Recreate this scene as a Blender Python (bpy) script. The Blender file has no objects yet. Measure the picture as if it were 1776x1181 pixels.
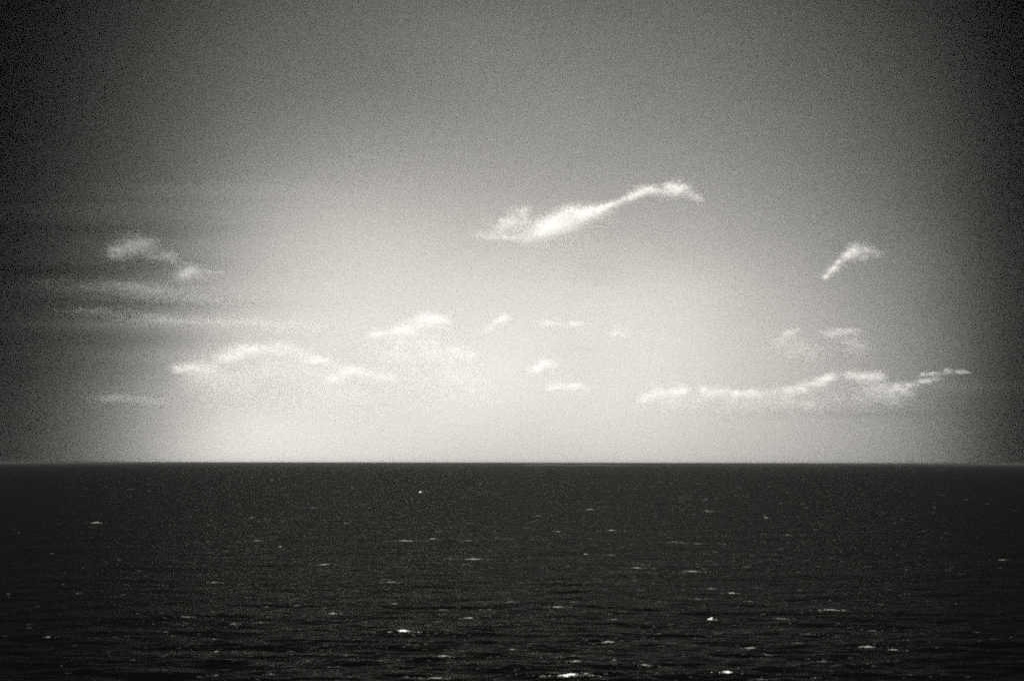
import bpy, math, random
import numpy as np
from mathutils import Vector, Matrix

scene = bpy.context.scene
COL = scene.collection
random.seed(7)
rng = np.random.default_rng(11)
R = math.radians

# ------------------------------------------------------------------ camera
W0, H0 = 1776.0, 1181.0            # the photograph's frame
LENS = 40.0
F = W0 * LENS / 36.0               # focal length in photograph pixels
EYE = 42.0                         # metres above the water
PITCH = math.atan((803.5 - H0 / 2) / F)
ROLL = R(0.09)
cam_d = bpy.data.cameras.new('camera')
cam_d.lens = LENS
cam_d.sensor_width = 36.0
cam_d.clip_start = 0.5
cam_d.clip_end = 400000.0
cam = bpy.data.objects.new('camera', cam_d)
cam.matrix_world = (Matrix.Translation((0, 0, EYE)) @ Matrix.Rotation(R(90) + PITCH, 4, 'X')
                    @ Matrix.Rotation(ROLL, 4, 'Z'))
COL.objects.link(cam)
scene.camera = cam
CM = np.array(cam.matrix_world.to_3x3())


def ray(px, py):
    """unit world direction seen at a point of the photograph"""
    v = CM @ np.array([(px - W0 / 2) / F, -(py - H0 / 2) / F, -1.0])
    return v / np.linalg.norm(v)


# ------------------------------------------------------------------ world and sun
SUN_EL, SUN_AZ = R(46), R(-142)      # azimuth from +Y, positive to the right
EXPOSURE = 1.5
w = bpy.data.worlds.new('World')
scene.world = w
w.use_nodes = True
nt = w.node_tree
nt.nodes.clear()


def nd(tree, kind, **kw):
    n = tree.nodes.new(kind)
    for k, v in kw.items():
        if k == 'inp':
            for a, b in v.items():
                n.inputs[a].default_value = b
        else:
            setattr(n, k, v)
    return n


def mathn(tree, op, a, b=None, c=None, clamp=False):
    n = tree.nodes.new('ShaderNodeMath')
    n.operation = op
    n.use_clamp = clamp
    for i, s in enumerate((a, b, c)):
        if s is None:
            continue
        if isinstance(s, (int, float)):
            n.inputs[i].default_value = s
        else:
            tree.links.new(s, n.inputs[i])
    return n.outputs[0]


sky = nd(nt, 'ShaderNodeTexSky', sky_type='NISHITA', sun_disc=False, sun_elevation=SUN_EL,
         sun_rotation=SUN_AZ, air_density=1.0, dust_density=2.0, ozone_density=1.0)
bw = nd(nt, 'ShaderNodeRGBToBW')
nt.links.new(sky.outputs[0], bw.inputs[0])
# the dull overcast that thins the sky light: soft long bands of stratus, the same from anywhere
tc = nd(nt, 'ShaderNodeTexCoord')
sep = nd(nt, 'ShaderNodeSeparateXYZ')
nt.links.new(tc.outputs['Generated'], sep.inputs[0])
az = mathn(nt, 'ARCTAN2', sep.outputs[0], sep.outputs[1])
el = mathn(nt, 'ARCSINE', sep.outputs[2])
comb = nd(nt, 'ShaderNodeCombineXYZ')
nt.links.new(mathn(nt, 'MULTIPLY', az, 3.0), comb.inputs[0])
nt.links.new(mathn(nt, 'MULTIPLY', el, 26.0), comb.inputs[1])
bands = nd(nt, 'ShaderNodeTexNoise', inp={'Scale': 1.3, 'Detail': 5.0, 'Roughness': 0.5, 'Distortion': 0.4})
nt.links.new(comb.outputs[0], bands.inputs['Vector'])
bf = mathn(nt, 'MULTIPLY_ADD', bands.outputs[0], 0.9, 0.55)
SKYGRAY = 0.004
val = mathn(nt, 'MULTIPLY', mathn(nt, 'MULTIPLY', bw.outputs[0], bf), SKYGRAY)
bg = nd(nt, 'ShaderNodeBackground', inp={'Strength': 0.05})
tint = nd(nt, 'ShaderNodeVectorMath', operation='SCALE')
tint.inputs[0].default_value = (1.0, 0.99, 0.95)
nt.links.new(val, tint.inputs['Scale'])
nt.links.new(tint.outputs[0], bg.inputs['Color'])
wo = nd(nt, 'ShaderNodeOutputWorld')
nt.links.new(bg.outputs[0], wo.inputs['Surface'])

sd = bpy.data.lights.new('sun', 'SUN')
sd.energy = 5.0
sd.angle = R(0.5)
sd.color = (1.0, 0.985, 0.95)
so = bpy.data.objects.new('sun', sd)
sun_dir = Vector((math.sin(SUN_AZ) * math.cos(SUN_EL), math.cos(SUN_AZ) * math.cos(SUN_EL), math.sin(SUN_EL)))
so.rotation_euler = sun_dir.to_track_quat('Z', 'Y').to_euler()
so.location = sun_dir * 200
COL.objects.link(so)

scene.view_settings.view_transform = 'Standard'
scene.view_settings.look = 'None'
scene.view_settings.exposure = EXPOSURE
scene.view_settings.gamma = 1.0
scene.render.engine = 'CYCLES'
cy = scene.cycles
cy.use_denoising = False
cy.use_adaptive_sampling = False
cy.pixel_filter_type = 'BLACKMAN_HARRIS'
cy.filter_width = 2.0
cy.max_bounces = 6
cy.diffuse_bounces = 2
cy.glossy_bounces = 3
cy.volume_bounces = 1
cy.transparent_max_bounces = 600
cy.caustics_reflective = False
cy.caustics_refractive = False
cy.sample_clamp_indirect = 4.0


# ------------------------------------------------------------------ helpers
def tag(o, label=None, cat=None, group=None, kind=None):
    for k, v in (('label', label), ('category', cat), ('group', group), ('kind', kind)):
        if v:
            o[k] = v
    return o


def new_mesh(name, verts, faces, mat, smooth=True):
    me = bpy.data.meshes.new(name)
    verts = np.asarray(verts, dtype=np.float32)
    faces = np.asarray(faces, dtype=np.int32)
    n = faces.shape[1]
    me.vertices.add(len(verts))
    me.vertices.foreach_set('co', verts.ravel())
    me.loops.add(faces.size)
    me.loops.foreach_set('vertex_index', faces.ravel())
    me.polygons.add(len(faces))
    me.polygons.foreach_set('loop_start', np.arange(0, faces.size, n, dtype=np.int32))
    me.polygons.foreach_set('use_smooth', np.full(len(faces), smooth))
    me.update(calc_edges=True)
    me.materials.append(mat)
    return me


def new_obj(name, me, loc=(0, 0, 0)):
    o = bpy.data.objects.new(name, me)
    o.location = loc
    COL.objects.link(o)
    return o


def material(name):
    m = bpy.data.materials.new(name)
    m.use_nodes = True
    m.node_tree.nodes.clear()
    return m, m.node_tree, nd(m.node_tree, 'ShaderNodeOutputMaterial')


# ------------------------------------------------------------------ materials
def water_material():
    m, t, out = material('sea_water')
    # dark deep water under a weak reflection, as a deep red filter and a polariser leave it
    deep = nd(t, 'ShaderNodeBsdfDiffuse', inp={'Color': (0.0008, 0.0008, 0.00075, 1)})
    shine = nd(t, 'ShaderNodeBsdfGlossy', inp={'Color': (0.1, 0.1, 0.0975, 1), 'Roughness': 0.26})
    fr = nd(t, 'ShaderNodeFresnel', inp={'IOR': 1.33})
    p = nd(t, 'ShaderNodeMixShader')
    t.links.new(fr.outputs[0], p.inputs[0])
    t.links.new(deep.outputs[0], p.inputs[1])
    t.links.new(shine.outputs[0], p.inputs[2])
    g = nd(t, 'ShaderNodeNewGeometry')
    mp = nd(t, 'ShaderNodeMapping')
    mp.inputs['Scale'].default_value = (0.45, 1.0, 1.0)
    mp.inputs['Rotation'].default_value = (0, 0, R(8))
    t.links.new(g.outputs['Position'], mp.inputs['Vector'])
    n1 = nd(t, 'ShaderNodeTexNoise', inp={'Scale': 0.42, 'Detail': 2.5, 'Roughness': 0.55})
    n2 = nd(t, 'ShaderNodeTexNoise', inp={'Scale': 0.085, 'Detail': 3.0, 'Roughness': 0.55})
    t.links.new(mp.outputs[0], n1.inputs['Vector'])
    t.links.new(mp.outputs[0], n2.inputs['Vector'])
    n3 = nd(t, 'ShaderNodeTexNoise', inp={'Scale': 0.028, 'Detail': 2.0, 'Roughness': 0.5})
    t.links.new(mp.outputs[0], n3.inputs['Vector'])
    b3 = nd(t, 'ShaderNodeBump', inp={'Strength': 1.0, 'Distance': 4.5})
    t.links.new(n3.outputs[0], b3.inputs['Height'])
    b2 = nd(t, 'ShaderNodeBump', inp={'Strength': 1.0, 'Distance': 2.6})
    t.links.new(n2.outputs[0], b2.inputs['Height'])
    t.links.new(b3.outputs[0], b2.inputs['Normal'])
    b1 = nd(t, 'ShaderNodeBump', inp={'Strength': 1.0, 'Distance': 1.0})
    t.links.new(n1.outputs[0], b1.inputs['Height'])
    t.links.new(b2.outputs[0], b1.inputs['Normal'])
    for q in (deep, shine, fr):
        t.links.new(b1.outputs[0], q.inputs['Normal'])
    t.links.new(p.outputs[0], out.inputs['Surface'])
    return m


def foam_material(name, k):
    m, t, out = material(name)
    p = nd(t, 'ShaderNodeBsdfPrincipled')
    tcn = nd(t, 'ShaderNodeNewGeometry')
    n = nd(t, 'ShaderNodeTexNoise', inp={'Scale': 9.0, 'Detail': 3.0})
    t.links.new(tcn.outputs['Position'], n.inputs['Vector'])
    r = nd(t, 'ShaderNodeValToRGB')
    r.color_ramp.elements[0].position = 0.3
    r.color_ramp.elements[0].color = (0.42 * k, 0.42 * k, 0.40 * k, 1)
    r.color_ramp.elements[1].position = 0.65
    r.color_ramp.elements[1].color = (0.86 * k, 0.86 * k, 0.83 * k, 1)
    t.links.new(n.outputs[0], r.inputs[0])
    t.links.new(r.outputs[0], p.inputs['Base Color'])
    p.inputs['Roughness'].default_value = 0.9
    t.links.new(p.outputs[0], out.inputs['Surface'])
    return m


def volume_material(name, density, g, col=(0.99, 0.98, 0.953, 1)):
    m, t, out = material(name)
    v = nd(t, 'ShaderNodeVolumePrincipled')
    v.inputs['Color'].default_value = col
    v.inputs['Density'].default_value = density
    v.inputs['Anisotropy'].default_value = g
    t.links.new(v.outputs[0], out.inputs['Volume'])
    return m


def cloud_material(name, alpha):
    """droplet clumps: part transparent, part white scattering both ways"""
    m, t, out = material(name)
    d = nd(t, 'ShaderNodeBsdfDiffuse')
    tr = nd(t, 'ShaderNodeBsdfTranslucent')
    for n in (d, tr):
        n.inputs['Color'].default_value = (0.97, 0.965, 0.945, 1)
    mx = nd(t, 'ShaderNodeMixShader', inp={0: 0.4})
    t.links.new(d.outputs[0], mx.inputs[1])
    t.links.new(tr.outputs[0], mx.inputs[2])
    tp = nd(t, 'ShaderNodeBsdfTransparent')
    mo = nd(t, 'ShaderNodeMixShader', inp={0: alpha})
    t.links.new(tp.outputs[0], mo.inputs[1])
    t.links.new(mx.outputs[0], mo.inputs[2])
    t.links.new(mo.outputs[0], out.inputs['Surface'])
    return m


WATER = water_material()
FOAM = foam_material('fresh_foam', 0.6)
THIN = foam_material('thin_foam', 0.17)
SPENT = foam_material('spent_foam', 0.08)

# ------------------------------------------------------------------ the sea
NW = 90
lam = np.exp(rng.uniform(math.log(1.6), math.log(22.0), NW))
ang = rng.normal(0.0, 0.42, NW) + R(-96)          # running towards the viewer
kk = 2 * np.pi / lam
KX, KY = kk * np.cos(ang), kk * np.sin(ang)
PH = rng.uniform(0, 2 * np.pi, NW)
AMP = 0.010 * lam / (1 + (lam / 11.0) ** 2) * rng.uniform(0.6, 1.3, NW)


def sea_height(x, y):
    r = np.sqrt(x * x + y * y)
    cell = np.maximum(r * r / (EYE * 1130.0), 0.25) * 1.1     # what the mesh resolves there
    z = np.zeros_like(x)
    for i in range(NW):
        fade = np.clip(lam[i] / (3.0 * cell) - 1.0, 0, 1)
        p = KX[i] * x + KY[i] * y + PH[i]
        z += AMP[i] * fade * (np.sin(p) + 0.28 * np.cos(2 * p))
    return z


def build_sea():
    a_in = np.radians(np.linspace(-33, 33, 1300))
    a_out = np.radians(np.linspace(33, 327, 150))[1:-1]
    a = np.concatenate([a_in, a_out])
    dep = np.linspace(90.0, 14.6, 40)                          # degrees below the horizon, near water
    dep2 = np.degrees(np.arctan((np.arange(505, 3.0, -0.62)) / 1973.0))
    dep3 = np.degrees(np.arctan(np.array([2.6, 2.0, 1.5, 1.1, 0.8, 0.6]) / 1973.0))
    rr = EYE / np.tan(np.radians(np.concatenate([dep[1:], dep2, dep3])))
    rr = np.concatenate([rr, [150000.0]])
    rr = np.unique(rr)
    A, RR = np.meshgrid(a, rr)
    X, Y = RR * np.sin(A), RR * np.cos(A)
    Z = sea_height(X.ravel(), Y.ravel())
    v = np.stack([X.ravel(), Y.ravel(), Z], 1)
    na, nr = len(a), len(rr)
    i, j = np.meshgrid(np.arange(nr - 1), np.arange(na), indexing='ij')
    j2 = (j + 1) % na
    f = np.stack([i * na + j, (i + 1) * na + j, (i + 1) * na + j2, i * na + j2], -1).reshape(-1, 4)
    f = f[:, ::-1]
    c = len(v)
    v = np.vstack([v, [[0, 0, 0]]])
    jj = np.arange(na)
    cap = np.stack([np.full(na, c), (jj + 1) % na, jj, jj], 1)  # written as triangles below
    me = new_mesh('sea', v, f, WATER)
    o = new_obj('sea', me)
    return tag(o, kind='structure')


build_sea()


def hit_sea(px, py):
    d = ray(px, py)
    t0 = EYE / -d[2]
    ts = t0 * np.linspace(0.94, 1.04, 240)
    x, y, z = d[0] * ts, d[1] * ts, EYE + d[2] * ts
    s = sea_height(x, y)
    k = np.argmax(z <= s + 0.01) if np.any(z <= s + 0.01) else 239
    return x[k], y[k], s[k], ts[k]


# ------------------------------------------------------------------ foam
def ico():
    p = (1 + 5 ** 0.5) / 2
    v = np.array([(-1, p, 0), (1, p, 0), (-1, -p, 0), (1, -p, 0), (0, -1, p), (0, 1, p), (0, -1, -p), (0, 1, -p),
                  (p, 0, -1), (p, 0, 1), (-p, 0, -1), (-p, 0, 1)], float)
    v /= np.linalg.norm(v[0])
    f = np.array([(0, 11, 5), (0, 5, 1), (0, 1, 7), (0, 7, 10), (0, 10, 11), (1, 5, 9), (5, 11, 4), (11, 10, 2),
                  (10, 7, 6), (7, 1, 8), (3, 9, 4), (3, 4, 2), (3, 2, 6), (3, 6, 8), (3, 8, 9), (4, 9, 5),
                  (2, 4, 11), (6, 2, 10), (8, 6, 7), (9, 8, 1)])
    return v, f


IV, IF = ico()


def blobs(centres, radii, jitter=0.25):
    """many small irregular lumps as one triangle soup; radii is (n,3)"""
    n = len(centres)
    q = rng.normal(size=(n, 4))
    q /= np.linalg.norm(q, axis=1)[:, None]
    w_, x, y, z = q.T
    M = np.empty((n, 3, 3))
    M[:, 0, 0] = 1 - 2 * (y * y + z * z); M[:, 0, 1] = 2 * (x * y - z * w_); M[:, 0, 2] = 2 * (x * z + y * w_)
    M[:, 1, 0] = 2 * (x * y + z * w_); M[:, 1, 1] = 1 - 2 * (x * x + z * z); M[:, 1, 2] = 2 * (y * z - x * w_)
    M[:, 2, 0] = 2 * (x * z - y * w_); M[:, 2, 1] = 2 * (y * z + x * w_); M[:, 2, 2] = 1 - 2 * (x * x + y * y)
    b = np.einsum('nij,kj->nki', M, IV) * (1 + jitter * rng.normal(size=(n, 12, 1)).clip(-1.5, 1.5))
    v = b * radii[:, None, :] + centres[:, None, :]
    f = IF[None] + (np.arange(n) * 12)[:, None, None]
    return v.reshape(-1, 3), f.reshape(-1, 3)


# x, y in the photograph, width, thickness, strength, tilt, label
CAPS = [
    (700, 1095, 21, 3.2, 1.0, 0.02, 'brightest short white foam bar on the nearer water, left of centre'),
    (821, 970, 30, 1.8, .75, -.02, 'long thin foam line on the middle water below the centre of the sky'),
    (167, 907, 15, 2.0, .8, -.05, 'lone bright foam streak on the dark water at far left'),
    (985, 1172, 34, 3.6, .9, -.06, 'widest foam crest, at the bottom edge of the sea just right of centre'),
    (1017, 1169, 9, 3.0, .7, -.2, 'small foam tuft beside the widest crest at the bottom edge'),
    (1262, 1166, 16, 2.6, .9, .05, 'stout foam patch at the bottom edge, right of the widest crest'),
    (1232, 1074, 9, 3.0, .85, -.45, 'short slanting foam dab tilted up to the right'),
    (1200, 991, 28, 1.6, .7, .03, 'long thin foam line right of centre on the middle water'),
    (1443, 1058, 26, 1.8, .6, .06, 'wavering foam line on dim water towards the right, middle distance'),
    (1504, 1122, 26, 2.0, .65, .02, 'long grey foam line on dim near water, furthest right of the long ones'),
    (1355, 1073, 26, 1.5, .5, .04, 'faint long foam thread left of the wavering foam line'),
    (1738, 971, 12, 1.4, .5, 0, 'lone foam glint by the right edge of the sea'),
    (564, 979, 20, 1.8, .6, -.1, 'foam streak rising to the right on the left middle water'),
    (813, 1072, 18, 2.2, .7, -.05, 'foam bar right of the brightest bar and a little farther out'),
    (705, 938, 25, 1.6, .6, .02, 'broken foam thread left of two small dabs, upper left-centre water'),
    (751, 935, 12, 2.0, .8, 0, 'small bright dab at the end of the broken foam thread'),
    (813, 938, 15, 1.4, .5, 0, 'dim foam dash right of the small bright dab'),
    (678, 1010, 16, 2.0, .6, -.08, 'ragged foam dab above the brightest bar'),
    (769, 1138, 18, 2.4, .8, 0, 'foam dab on near water below and right of the brightest bar'),
    (756, 1176, 22, 2.4, .8, 0, 'spotted foam crest on the bottom edge of the sea left of centre'),
    (1056, 1114, 20, 2.4, .8, .04, 'foam crest with a bright tip on near water right of centre'),
    (968, 1053, 22, 1.8, .6, .04, 'soft foam dash on middle water right below the centre'),
    (1060, 920, 14, 1.8, .6, -.04, 'foam dash among the far ripples right of centre'),
    (729, 854, 4, 2.6, .9, 0, 'bright foam dot nearest the horizon'),
    (999, 1147, 18, 2.0, .6, -.05, 'foam dash just above the widest crest'),
    (1120, 1154, 16, 1.8, .6, .12, 'foam dash falling to the right near the bottom edge'),
    (324, 1070, 24, 1.8, .55, -.03, 'grey foam dash alone on the dark left water'),
    (1227, 887, 8, 2.0, .7, 0, 'small foam mark on far water right of centre'),
    (1328, 898, 5, 1.8, .6, 0, 'small foam mark on far water, right of the other far marks'),
    (1269, 1029, 13, 2.2, .8, .08, 'peaked foam dab on the right middle water'),
]
SMALL = [(600, 908, 8), (685, 1047, 8), (771, 1058, 20), (600, 1136, 10), (889, 1126, 8), (932, 895, 5), (1023, 884, 11),
         (968, 922, 2.5), (987, 982, 5), (1016, 961, 5), (1060, 963, 10), (1170, 940, 10), (1105, 985, 18), (995, 1044, 6),
         (997, 1137, 8), (1066, 1145, 8), (729, 1176, 8), (705, 1174, 8), (1066, 1075, 12), (850, 1057, 4),
         (886, 1044, 14), (544, 881, 10), (436, 898, 8), (372, 1010, 10), (513, 1050, 12), (463, 1053, 8), (405, 1082, 8),
         (287, 1096, 4), (377, 1130, 6), (471, 1169, 8), (486, 948, 3), (449, 938, 14), (578, 1064, 16), (453, 1080, 10),
         (372, 1108, 6), (84, 1105, 10), (534, 1146, 5), (375, 1171, 8), (1224, 866, 2.5), (1367, 928, 7), (1181, 941, 10),
         (1210, 943, 14), (1257, 944, 3), (1235, 1021, 20), (1301, 1043, 7), (1301, 1124, 16), (1318, 1178, 14),
         (1414, 1176, 6), (1402, 1100, 10), (1331, 1136, 10), (1429, 1147, 12), (1514, 1094, 10), (1551, 1127, 14),
         (1210, 1039, 12), (1385, 1115, 8)]


def whitecap(px, py, wpx, hpx, strength, tilt, label, group):
    x, y, z, t = hit_sea(px, py)
    m = t / F                                   # metres per photograph pixel there
    n = int(max(5, wpx * 2.0) * (0.5 + strength))
    u = rng.normal(0, 0.30, n).clip(-.5, .5)
    env = 1 - (2 * u) ** 2 * 0.8
    cx = u * wpx * m
    bow = 0.25 * wpx * m * (u ** 2)
    cz = -tilt * cx * 1.0 + rng.normal(0, 0.28, n) * hpx * m * env * 0.6
    cyy = rng.normal(0, 0.35, n) * hpx * m * 2 + bow
    rx = rng.uniform(0.5, 1.25, n) * m * env * (0.6 + 0.5 * strength)
    rad = np.stack([rx * 1.7, rx * 1.5, rx * 0.75 * (0.5 + 0.2 * hpx)], 1)
    nt_ = int(4 + wpx * 0.9)                    # torn scraps trailing off both ends
    ct = rng.normal(0, 0.75, nt_).clip(-1.6, 1.6) * wpx * m
    cx = np.concatenate([cx, ct])
    cyy = np.concatenate([cyy, rng.normal(0, 1.6, nt_) * hpx * m])
    cz = np.concatenate([cz, np.full(nt_, -0.3 * hpx * m)])
    rad = np.vstack([rad, rng.uniform(.2, .5, (nt_, 1)) * m * np.array([[2.4, 1.8, .8]])])
    h = sea_height(x + cx, y + cyy)
    c = np.stack([cx, cyy, (h - z) * 0.6 + cz + hpx * m * 0.35], 1)
    v, f = blobs(c, rad)
    o = new_obj('whitecap', new_mesh('whitecap', v, f, FOAM if strength > .84 else THIN if strength > .55 else SPENT), (x, y, z))
    return tag(o, label, 'whitecap', group)


for c in CAPS:
    whitecap(*c, 'whitecaps standing out on the sea')
NEAR = [(700, 1095, 'the brightest short foam bar'), (821, 970, 'the long thin middle line'), (167, 907, 'the lone far left streak'),
        (985, 1172, 'the widest bottom crest'), (1232, 1074, 'the slanting foam dab'), (1200, 991, 'the long thin right line'),
        (1443, 1058, 'the wavering foam line'), (1504, 1122, 'the furthest right long line'), (564, 979, 'the rising left streak'),
        (324, 1070, 'the grey left dash'), (751, 935, 'the small bright far dab'), (1328, 898, 'the rightmost far mark'),
        (1056, 1114, 'the crest with a bright tip'), (1060, 920, 'the far dash right of centre')]
USED = set()
for (x, y, wd) in SMALL:
    size = 'tiny foam speck' if wd < 6 else 'small foam fleck' if wd < 11 else 'short foam dash'
    cands = sorted(NEAR, key=lambda c: (c[0] - x) ** 2 + 6 * (c[1] - y) ** 2)
    for c in cands:
        dx, dy = x - c[0], y - c[1]
        pl = ('farther out' if dy < -6 else 'nearer' if dy > 6 else 'level')
        sd_ = 'to the left' if dx < -10 else 'to the right' if dx > 10 else ''
        far = 'well ' if abs(dx) > 90 else ''
        lab = (size + ' ' + {'farther out': 'farther out than', 'nearer': 'nearer than', 'level': 'level with'}[pl] + ' ' + c[2]
               + (', ' + far + sd_ if sd_ else ''))
        if lab not in USED:
            break
    USED.add(lab)
    whitecap(x, y, wd, 1.5, rng.uniform(.35, .6), rng.uniform(-.08, .08), lab, 'small foam flecks between the whitecaps')


def foam_flecks():
    """the countless specks between the whitecaps, in wind rows"""
    n = 3600
    px = rng.normal(900, 380, n)
    py = 830 + 350 * rng.uniform(0, 1, n) ** 0.8
    row = np.sin(py * 0.11 + px * 0.004 + 2 * np.sin(px * .006)) + 0.8 * np.sin(px * 0.013 + py * 0.05)
    keep = rng.uniform(-1.6, 2.0, n) < row
    px, py = px[keep], py[keep]
    C, Rr = [], []
    for a, b in zip(px, py):
        x, y, z, t = hit_sea(a, b)
        m = t / F
        k = rng.integers(1, 5)
        for q in range(k):
            dx = (q - k / 2) * m * 2.4 + rng.normal(0, .4) * m
            s = rng.uniform(0.12, 0.34) * m
            C.append((x + dx, y + rng.normal(0, 1) * m, z + 0.2 * m + rng.normal(0, .15) * m))
            Rr.append((s * 3.4, s * 1.6, s * 0.7))
    v, f = blobs(np.array(C), np.array(Rr))
    o = new_obj('foam_flecks', new_mesh('foam_flecks', v, f, THIN))
    tag(o, 'countless fine specks of foam scattered over the whole dark sea', 'foam', None, 'stuff')


foam_flecks()

# ------------------------------------------------------------------ far hills on the horizon
def hills():
    D = 22000.0
    x0, x1 = ray(905, 800)[0] * D, ray(1095, 800)[0] * D
    n, k = 90, 9
    V = []
    for i in range(n + 1):
        u = i / n
        h = 68 * max(0, math.sin(math.pi * u)) ** 0.7 * (0.75 + .25 * math.sin(9 * u + .6) + .12 * math.sin(23 * u)) * (1.15 - .7 * u)
        for j in range(k + 1):
            v = j / k
            V.append((x0 + (x1 - x0) * u, D + 1800 * (v - .5) + 150 * math.sin(14 * u), -1.5 + (h + 1.5) * math.sin(math.pi * v)))
    Fc = [(i * (k + 1) + j, (i + 1) * (k + 1) + j, (i + 1) * (k + 1) + j + 1, i * (k + 1) + j + 1) for i in range(n) for j in range(k)]
    m, t, out = material('far_land')
    p = nd(t, 'ShaderNodeBsdfPrincipled')
    g = nd(t, 'ShaderNodeNewGeometry')
    no = nd(t, 'ShaderNodeTexNoise', inp={'Scale': 0.004, 'Detail': 4.0})
    t.links.new(g.outputs['Position'], no.inputs['Vector'])
    r = nd(t, 'ShaderNodeValToRGB')
    r.color_ramp.elements[0].color = (0.02, 0.02, 0.02, 1)
    r.color_ramp.elements[1].color = (0.04, 0.04, 0.038, 1)
    t.links.new(no.outputs[0], r.inputs[0])
    t.links.new(r.outputs[0], p.inputs['Base Color'])
    p.inputs['Roughness'].default_value = 0.95
    p.inputs['Specular IOR Level'].default_value = 0.0
    t.links.new(p.outputs[0], out.inputs['Surface'])
    tag(new_obj('hills', new_mesh('hills', V, Fc, m)), kind='structure')


hills()

# ------------------------------------------------------------------ haze over the water
def haze():
    Q, z0, z1 = 152000.0, -4.0, 79.0
    V = [(x, y, z) for z in (z0, z1) for x, y in ((-Q, -Q), (Q, -Q), (Q, Q), (-Q, Q))]
    Fc = [(3, 2, 1, 0), (4, 5, 6, 7), (0, 1, 5, 4), (1, 2, 6, 5), (2, 3, 7, 6), (3, 0, 4, 7)]
    o = new_obj('haze', new_mesh('haze', V, Fc, volume_material('haze_air', 1.2e-5, 0.0, (.08, .08, .0785, 1)), smooth=False))
    tag(o, 'thin pale haze lying over the sea', 'haze', None, 'stuff')


haze()

# ------------------------------------------------------------------ added volume, its thickness shaped to give the sky's glow and dark sides
GX = np.array([-200, 0, 100, 200, 300, 400, 600, 888, 1200, 1400, 1600, 1700, 1776, 1976], float)
GY = np.array([-300, -100, 20, 200, 300, 400, 500, 600, 700, 780, 830], float)
G = np.array([  # sky tones, darkening towards the frame edges included, turned into thickness below
    [4, 6, 10, 14, 20, 26, 34, 40, 36, 28, 18, 12, 6, 4],
    [8, 14, 24, 34, 46, 60, 76, 84, 78, 62, 38, 26, 11, 6],
    [11, 19, 34, 50, 66, 84, 100, 112, 102, 84, 54, 38, 16, 9],
    [12, 22, 42, 60, 84, 104, 128, 140, 126, 106, 74, 56, 25, 12],
    [14, 25, 48, 68, 98, 128, 156, 160, 146, 120, 84, 62, 28, 14],
    [16, 30, 56, 80, 108, 148, 188, 184, 174, 142, 100, 72, 32, 16],
    [16, 32, 58, 84, 132, 180, 210, 210, 210, 170, 114, 80, 36, 19],
    [20, 38, 68, 104, 164, 202, 226, 228, 226, 190, 130, 90, 38, 20],
    [21, 41, 74, 116, 178, 214, 230, 232, 228, 194, 134, 92, 38, 20],
    [23, 46, 84, 132, 190, 220, 232, 232, 228, 196, 136, 90, 36, 20],
    [23, 46, 84, 134, 194, 224, 234, 234, 232, 198, 136, 90, 36, 20]], float)


def lin(c):
    c = c / 255.0
    return np.where(c <= 0.04045, c / 12.92, ((c + 0.055) / 1.055) ** 2.4)


def smooth_lookup(gx, gy, g, X, Y):
    """smooth interpolation of the table (log space), then a gaussian blur"""
    L = np.log(g)
    rows = np.array([np.interp(X, gx, r) for r in L])            # ny, len(X)
    out = np.array([np.interp(Y, gy, rows[:, i]) for i in range(len(X))]).T
    for ax, s in ((1, 5), (0, 5)):
        k = np.exp(-0.5 * (np.arange(-3 * s, 3 * s + 1) / s) ** 2)
        k /= k.sum()
        pad = [(0, 0), (0, 0)]
        pad[ax] = (3 * s, 3 * s)
        P = np.pad(out, pad, mode='edge')
        out = np.apply_along_axis(lambda a_: np.convolve(a_, k, 'valid'), ax, P)
    return np.exp(out)


GLOW_L = 0.97           # what an endless depth of it would show
GLOW_SIG = 6e-5


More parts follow.
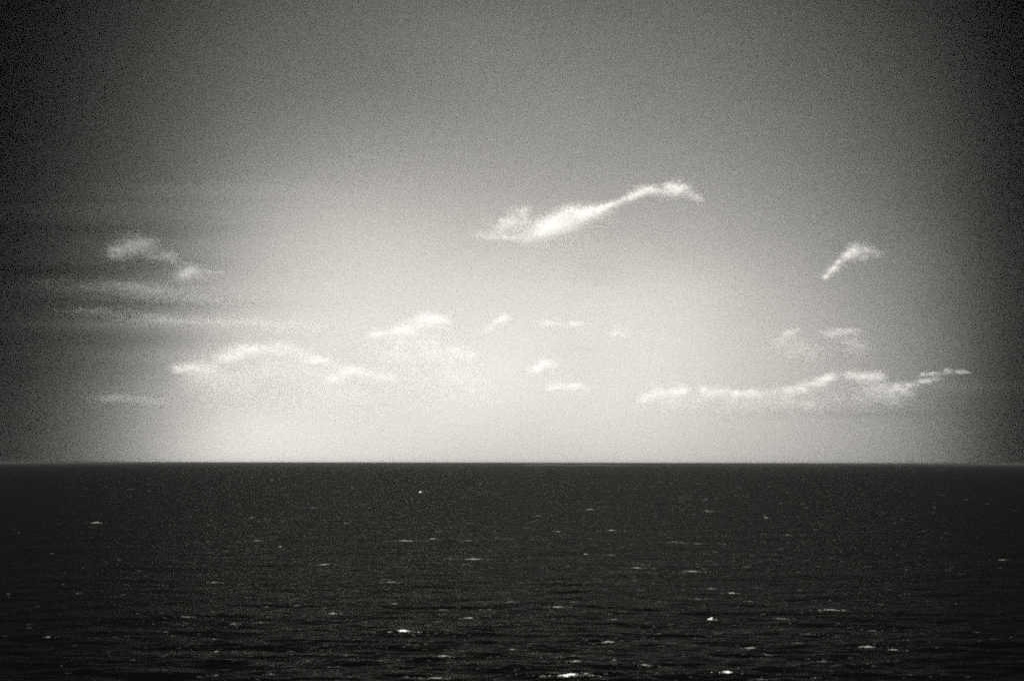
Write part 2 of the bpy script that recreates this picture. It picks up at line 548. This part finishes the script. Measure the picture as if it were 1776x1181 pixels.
def sky_glow_volume():
    D = 62000.0
    X = np.linspace(-150, 1926, 150)
    Y = np.linspace(-260, 801.5, 90)
    want = lin(smooth_lookup(GX, GY, G, X, Y)) / GLOW_L          # (ny, nx)
    # long soft streaks of greater and lesser thickness towards the left
    for (sx, sy, sw, sh, a_) in STREAKS:
        want = want * (1 + 1.5 * a_ * np.exp(-((X[None] - sx) / sw) ** 2 - ((Y[:, None] - sy) / sh) ** 2))
    for _ in range(60):                                          # uneven patches
        sx, sy, sz = rng.uniform(0, 1776), rng.uniform(0, 780), rng.uniform(25, 90)
        want = want * (1 + rng.uniform(-.05, .05) * np.exp(-((X[None] - sx) / (sz * 1.8)) ** 2 - ((Y[:, None] - sy) / sz) ** 2))
    ex = np.minimum(1, np.minimum(X + 150, 1926 - X) / 90.0)
    ey = np.minimum(1, (Y + 260) / 90.0)
    want = want * (ex[None] ** 2 * (3 - 2 * ex[None])) * (ey[:, None] ** 2 * (3 - 2 * ey[:, None]))
    tau = -np.log(1 - np.clip(want, 0, 0.9))
    th = tau / GLOW_SIG + 2.0
    ny, nx = th.shape
    V = np.zeros((2, ny, nx, 3))
    for j in range(ny):
        for i in range(nx):
            d = ray(X[i], Y[j])
            for s in (0, 1):
                t = D + (s - 0.35) * th[j, i]
                V[s, j, i] = d * t + np.array([0, 0, EYE])
    V[:, -1, :, 2] = 82.0
    V = V.reshape(-1, 3)
    fc = []
    N = ny * nx
    for j in range(ny - 1):
        for i in range(nx - 1):
            a0 = j * nx + i
            fc.append((a0, a0 + 1, a0 + nx + 1, a0 + nx)[::-1])
            fc.append((N + a0, N + a0 + 1, N + a0 + nx + 1, N + a0 + nx))
    for i in range(nx - 1):
        fc.append((i, i + 1, N + i + 1, N + i))
        b0 = (ny - 1) * nx + i
        fc.append((b0, b0 + 1, N + b0 + 1, N + b0)[::-1])
    for j in range(ny - 1):
        a0, a1 = j * nx, (j + 1) * nx
        fc.append((a0, a1, N + a1, N + a0)[::-1])
        a0, a1 = a0 + nx - 1, a1 + nx - 1
        fc.append((a0, a1, N + a1, N + a0))
    o = new_obj('sky_glow', new_mesh('sky_glow', V, fc, volume_material('sky_glow_air', GLOW_SIG, 0.0)))
    tag(o, 'added volume shaped to give the sky its bright glow and dark sides', 'sky_glow', None, 'stuff')


STREAKS = [(230, 330, 260, 9, .12), (60, 365, 200, 12, .2), (150, 400, 220, 9, -.15), (90, 470, 220, 10, -.2),
           (110, 500, 200, 7, .2), (260, 455, 90, 8, -.15), (230, 530, 190, 9, -.2), (120, 560, 160, 6, .25),
           (180, 590, 200, 14, -.15), (90, 640, 200, 20, -.1), (1700, 670, 120, 8, .2), (1500, 720, 200, 8, -.08)]
sky_glow_volume()

# ------------------------------------------------------------------ clouds
BASE_ALT = 1500.0
CLOUD_K = 0.54


def cloud(label, strokes, n, alpha, clump=1.9, depth=1.0, alt=None, stretch=1.25):
    """strokes: (x0,y0,x1,y1, half width start, half width end, weight) in the photograph; a cloud is
    thousands of half transparent clumps of droplets strewn with a soft falloff round those strokes"""
    cx = np.mean([s[0] for s in strokes] + [s[2] for s in strokes])
    cyy = np.mean([s[1] for s in strokes] + [s[3] for s in strokes])
    d0 = ray(cx, cyy)
    D = min((alt or BASE_ALT) / d0[2], 26000.0)
    m = D / F
    wts = np.array([s[6] * (math.hypot(s[2] - s[0], s[3] - s[1]) + s[4] + s[5]) * (s[4] + s[5]) for s in strokes])
    wts = wts / wts.sum()
    right = np.array([d0[1], -d0[0], 0]); right /= np.linalg.norm(right)
    up = np.cross(right, d0)
    C, Rr = [], []
    for s, wt in zip(strokes, wts):
        k = max(8, int(n * wt))
        # little puffs first, clumps round the puffs: gives lumps and gaps
        npuff = int(max(8, k // 90, 3.0 * math.hypot(s[2] - s[0], s[3] - s[1]) / (s[4] + s[5])))
        u = rng.uniform(0, 1, npuff)
        hw = s[4] + (s[5] - s[4]) * u
        px = s[0] + (s[2] - s[0]) * u + rng.normal(0, .5, npuff) * hw
        py = s[1] + (s[3] - s[1]) * u + rng.normal(0, .42, npuff) * hw
        pd = rng.normal(0, .6, npuff) * hw * depth
        ps = hw * rng.uniform(.45, 1.2, npuff)
        idx = rng.integers(0, npuff, k)
        g = rng.normal(0, 1, (k, 3)) * ps[idx][:, None] * 0.8
        qx, qy, qd = px[idx] + g[:, 0] * stretch, py[idx] + g[:, 1] * .8, pd[idx] + g[:, 2]
        C.append(((qx - cx)[:, None] * right + (cyy - qy)[:, None] * up + qd[:, None] * d0) * m)
        r = clump * m * rng.uniform(.5, 1.3, k)
        Rr.append(np.stack([r * 1.3, r * 1.3, r * .8], 1))
    v, f = blobs(np.vstack(C), np.vstack(Rr))
    alpha *= CLOUD_K
    key = 'cloud_droplets_%03d' % round(alpha * 10000)
    mt = bpy.data.materials.get(key) or cloud_material(key, alpha)
    o = new_obj('cloud', new_mesh('cloud', v, f, mt), tuple(d0 * D + np.array([0, 0, EYE])))
    return tag(o, label, 'cloud', 'small clouds above the sea')


cloud('whitest cloud, highest in the sky, S-shaped with a thin tail up to a ragged head',
      [(925, 409, 985, 396, 11, 17, 2.4), (945, 396, 1045, 368, 17, 12, 2.0), (960, 376, 1045, 364, 14, 8, .9), (1035, 366, 1115, 336, 5, 6, 2.0),
       (1105, 332, 1130, 326, 9, 9, 1.3), (1130, 334, 1165, 330, 8, 11, 1.0), (1160, 332, 1200, 340, 11, 9, 1.3), (1190, 344, 1218, 346, 6, 5, .6),
       (860, 412, 930, 414, 6, 9, 1.1), (865, 400, 905, 374, 14, 14, .8), (890, 368, 915, 362, 9, 7, .6), (900, 398, 950, 392, 14, 14, .6), (825, 408, 870, 411, 8, 7, .45)], 30000, .031)
cloud('small hooked wisp of cloud alone high on the right',
      [(1434, 478, 1466, 446, 4, 6, 1.2), (1464, 444, 1486, 434, 7, 6, 1.1), (1486, 434, 1525, 446, 8, 7, .45), (1478, 444, 1500, 450, 8, 6, .4)], 5000, .016)
cloud('rounded grey puff over the dark left sky, topmost on that side',
      [(200, 442, 235, 430, 10, 14, 1), (225, 424, 260, 424, 13, 11, 1.1), (250, 438, 300, 446, 15, 8, .6)], 5000, .0105)
cloud('small pale puff just right of and below the rounded grey one',
      [(312, 482, 335, 472, 9, 11, 1), (328, 468, 348, 474, 10, 8, 1.1), (345, 476, 375, 470, 8, 5, .5)], 3200, .0105)
cloud('flat streak of cloud beneath the two left puffs',
      [(210, 494, 290, 506, 7, 11, 1), (250, 512, 400, 518, 9, 6, .6), (80, 505, 200, 500, 9, 8, .22)], 5000, .0085, stretch=5)
cloud('very thin long bar of cloud, left, between the flat streak and the big mound',
      [(150, 546, 300, 552, 6, 7, .4), (250, 560, 400, 556, 5, 6, .8), (400, 556, 520, 560, 7, 7, 1)], 5500, .011, stretch=6)
cloud('large low mound of cloud with a domed top, left of centre',
      [(310, 644, 380, 632, 7, 14, 1.2), (375, 628, 430, 610, 13, 12, 1.3), (420, 608, 510, 606, 11, 12, 1.4), (500, 612, 580, 632, 10, 7, 1.2),
       (330, 655, 450, 656, 14, 20, .9), (430, 638, 590, 658, 22, 20, .9), (350, 672, 640, 692, 22, 22, .42)], 30000, .024)
cloud('flat bright cloud touching the right foot of the large mound',
      [(570, 660, 610, 648, 8, 12, 1.3), (600, 645, 640, 650, 11, 10, 1.3), (635, 655, 680, 656, 12, 7, .9), (560, 680, 680, 685, 16, 14, .3)], 8500, .018)
cloud('cauliflower topped cloud rising above the middle of the low clouds',
      [(646, 584, 675, 578, 7, 8, 1.1), (685, 578, 730, 564, 9, 14, 1.3), (730, 556, 775, 556, 11, 10, 1.6), (750, 568, 778, 575, 12, 8, 1.2),
       (680, 598, 775, 590, 14, 16, .7), (660, 618, 790, 618, 22, 18, .75), (680, 655, 800, 655, 24, 24, .5)], 24000, .023)
cloud('thin ragged shelf of cloud hanging at the right foot of the cauliflower cloud',
      [(770, 610, 805, 610, 5, 6, 1), (795, 616, 828, 618, 6, 5, 1), (785, 650, 825, 660, 12, 14, .4), (805, 676, 830, 690, 10, 12, .3)], 4500, .0125)
cloud('tiny twin puff of cloud to the right of the cauliflower cloud',
      [(843, 572, 855, 566, 5, 5, .7), (862, 553, 878, 552, 7, 6, 1.2), (852, 564, 866, 560, 5, 5, .5)], 2400, .014)
cloud('faint short dash of cloud near the middle of the sky',
      [(935, 560, 970, 562, 4, 5, .8), (965, 562, 1010, 563, 5, 4, 1)], 2200, .010, stretch=2.5)
cloud('barely visible puff of cloud right of the faint dash',
      [(1058, 578, 1088, 577, 7, 6, 1)], 1400, .009)
cloud('small oval cloud low in the middle',
      [(924, 642, 945, 636, 6, 8, 1), (940, 632, 962, 634, 7, 7, 1.1)], 3000, .017)
cloud('dim ragged pair of lumps under the small oval cloud',
      [(948, 676, 975, 669, 5, 7, 1), (985, 668, 1017, 672, 7, 7, 1)], 3200, .012)
cloud('faint ring-like tuft of cloud, the left one of two above the long cloud bank',
      [(1352, 594, 1366, 580, 6, 6, 1), (1364, 578, 1384, 576, 6, 5, 1), (1355, 602, 1410, 608, 14, 13, .5)], 3600, .009)
cloud('faint curled tuft of cloud, the right one of two above the long cloud bank',
      [(1430, 582, 1455, 576, 7, 6, .7), (1455, 574, 1485, 577, 6, 6, 1), (1465, 592, 1492, 604, 10, 9, .7)], 3600, .0085)
cloud('long low undulating bank of cloud stretching across the right',
      [(1118, 690, 1150, 678, 7, 9, 1.3), (1145, 678, 1200, 676, 9, 8, 1.3), (1195, 676, 1290, 680, 8, 8, 1.1), (1280, 684, 1400, 676, 8, 8, 1.1),
       (1390, 674, 1440, 656, 8, 7, 1.4), (1435, 654, 1520, 656, 7, 7, 1.4), (1490, 668, 1560, 680, 14, 7, .8), (1545, 674, 1610, 660, 5, 4, .9),
       (1575, 654, 1620, 650, 3, 4, .7), (1618, 648, 1655, 652, 4, 3, .8), (1150, 694, 1420, 698, 12, 14, .4), (1400, 684, 1560, 690, 16, 14, .4)], 32000, .013)
cloud('pale low smear of cloud near the horizon on the left',
      [(175, 696, 225, 690, 6, 7, 1), (220, 690, 290, 697, 7, 5, .6)], 2200, .007, stretch=4)
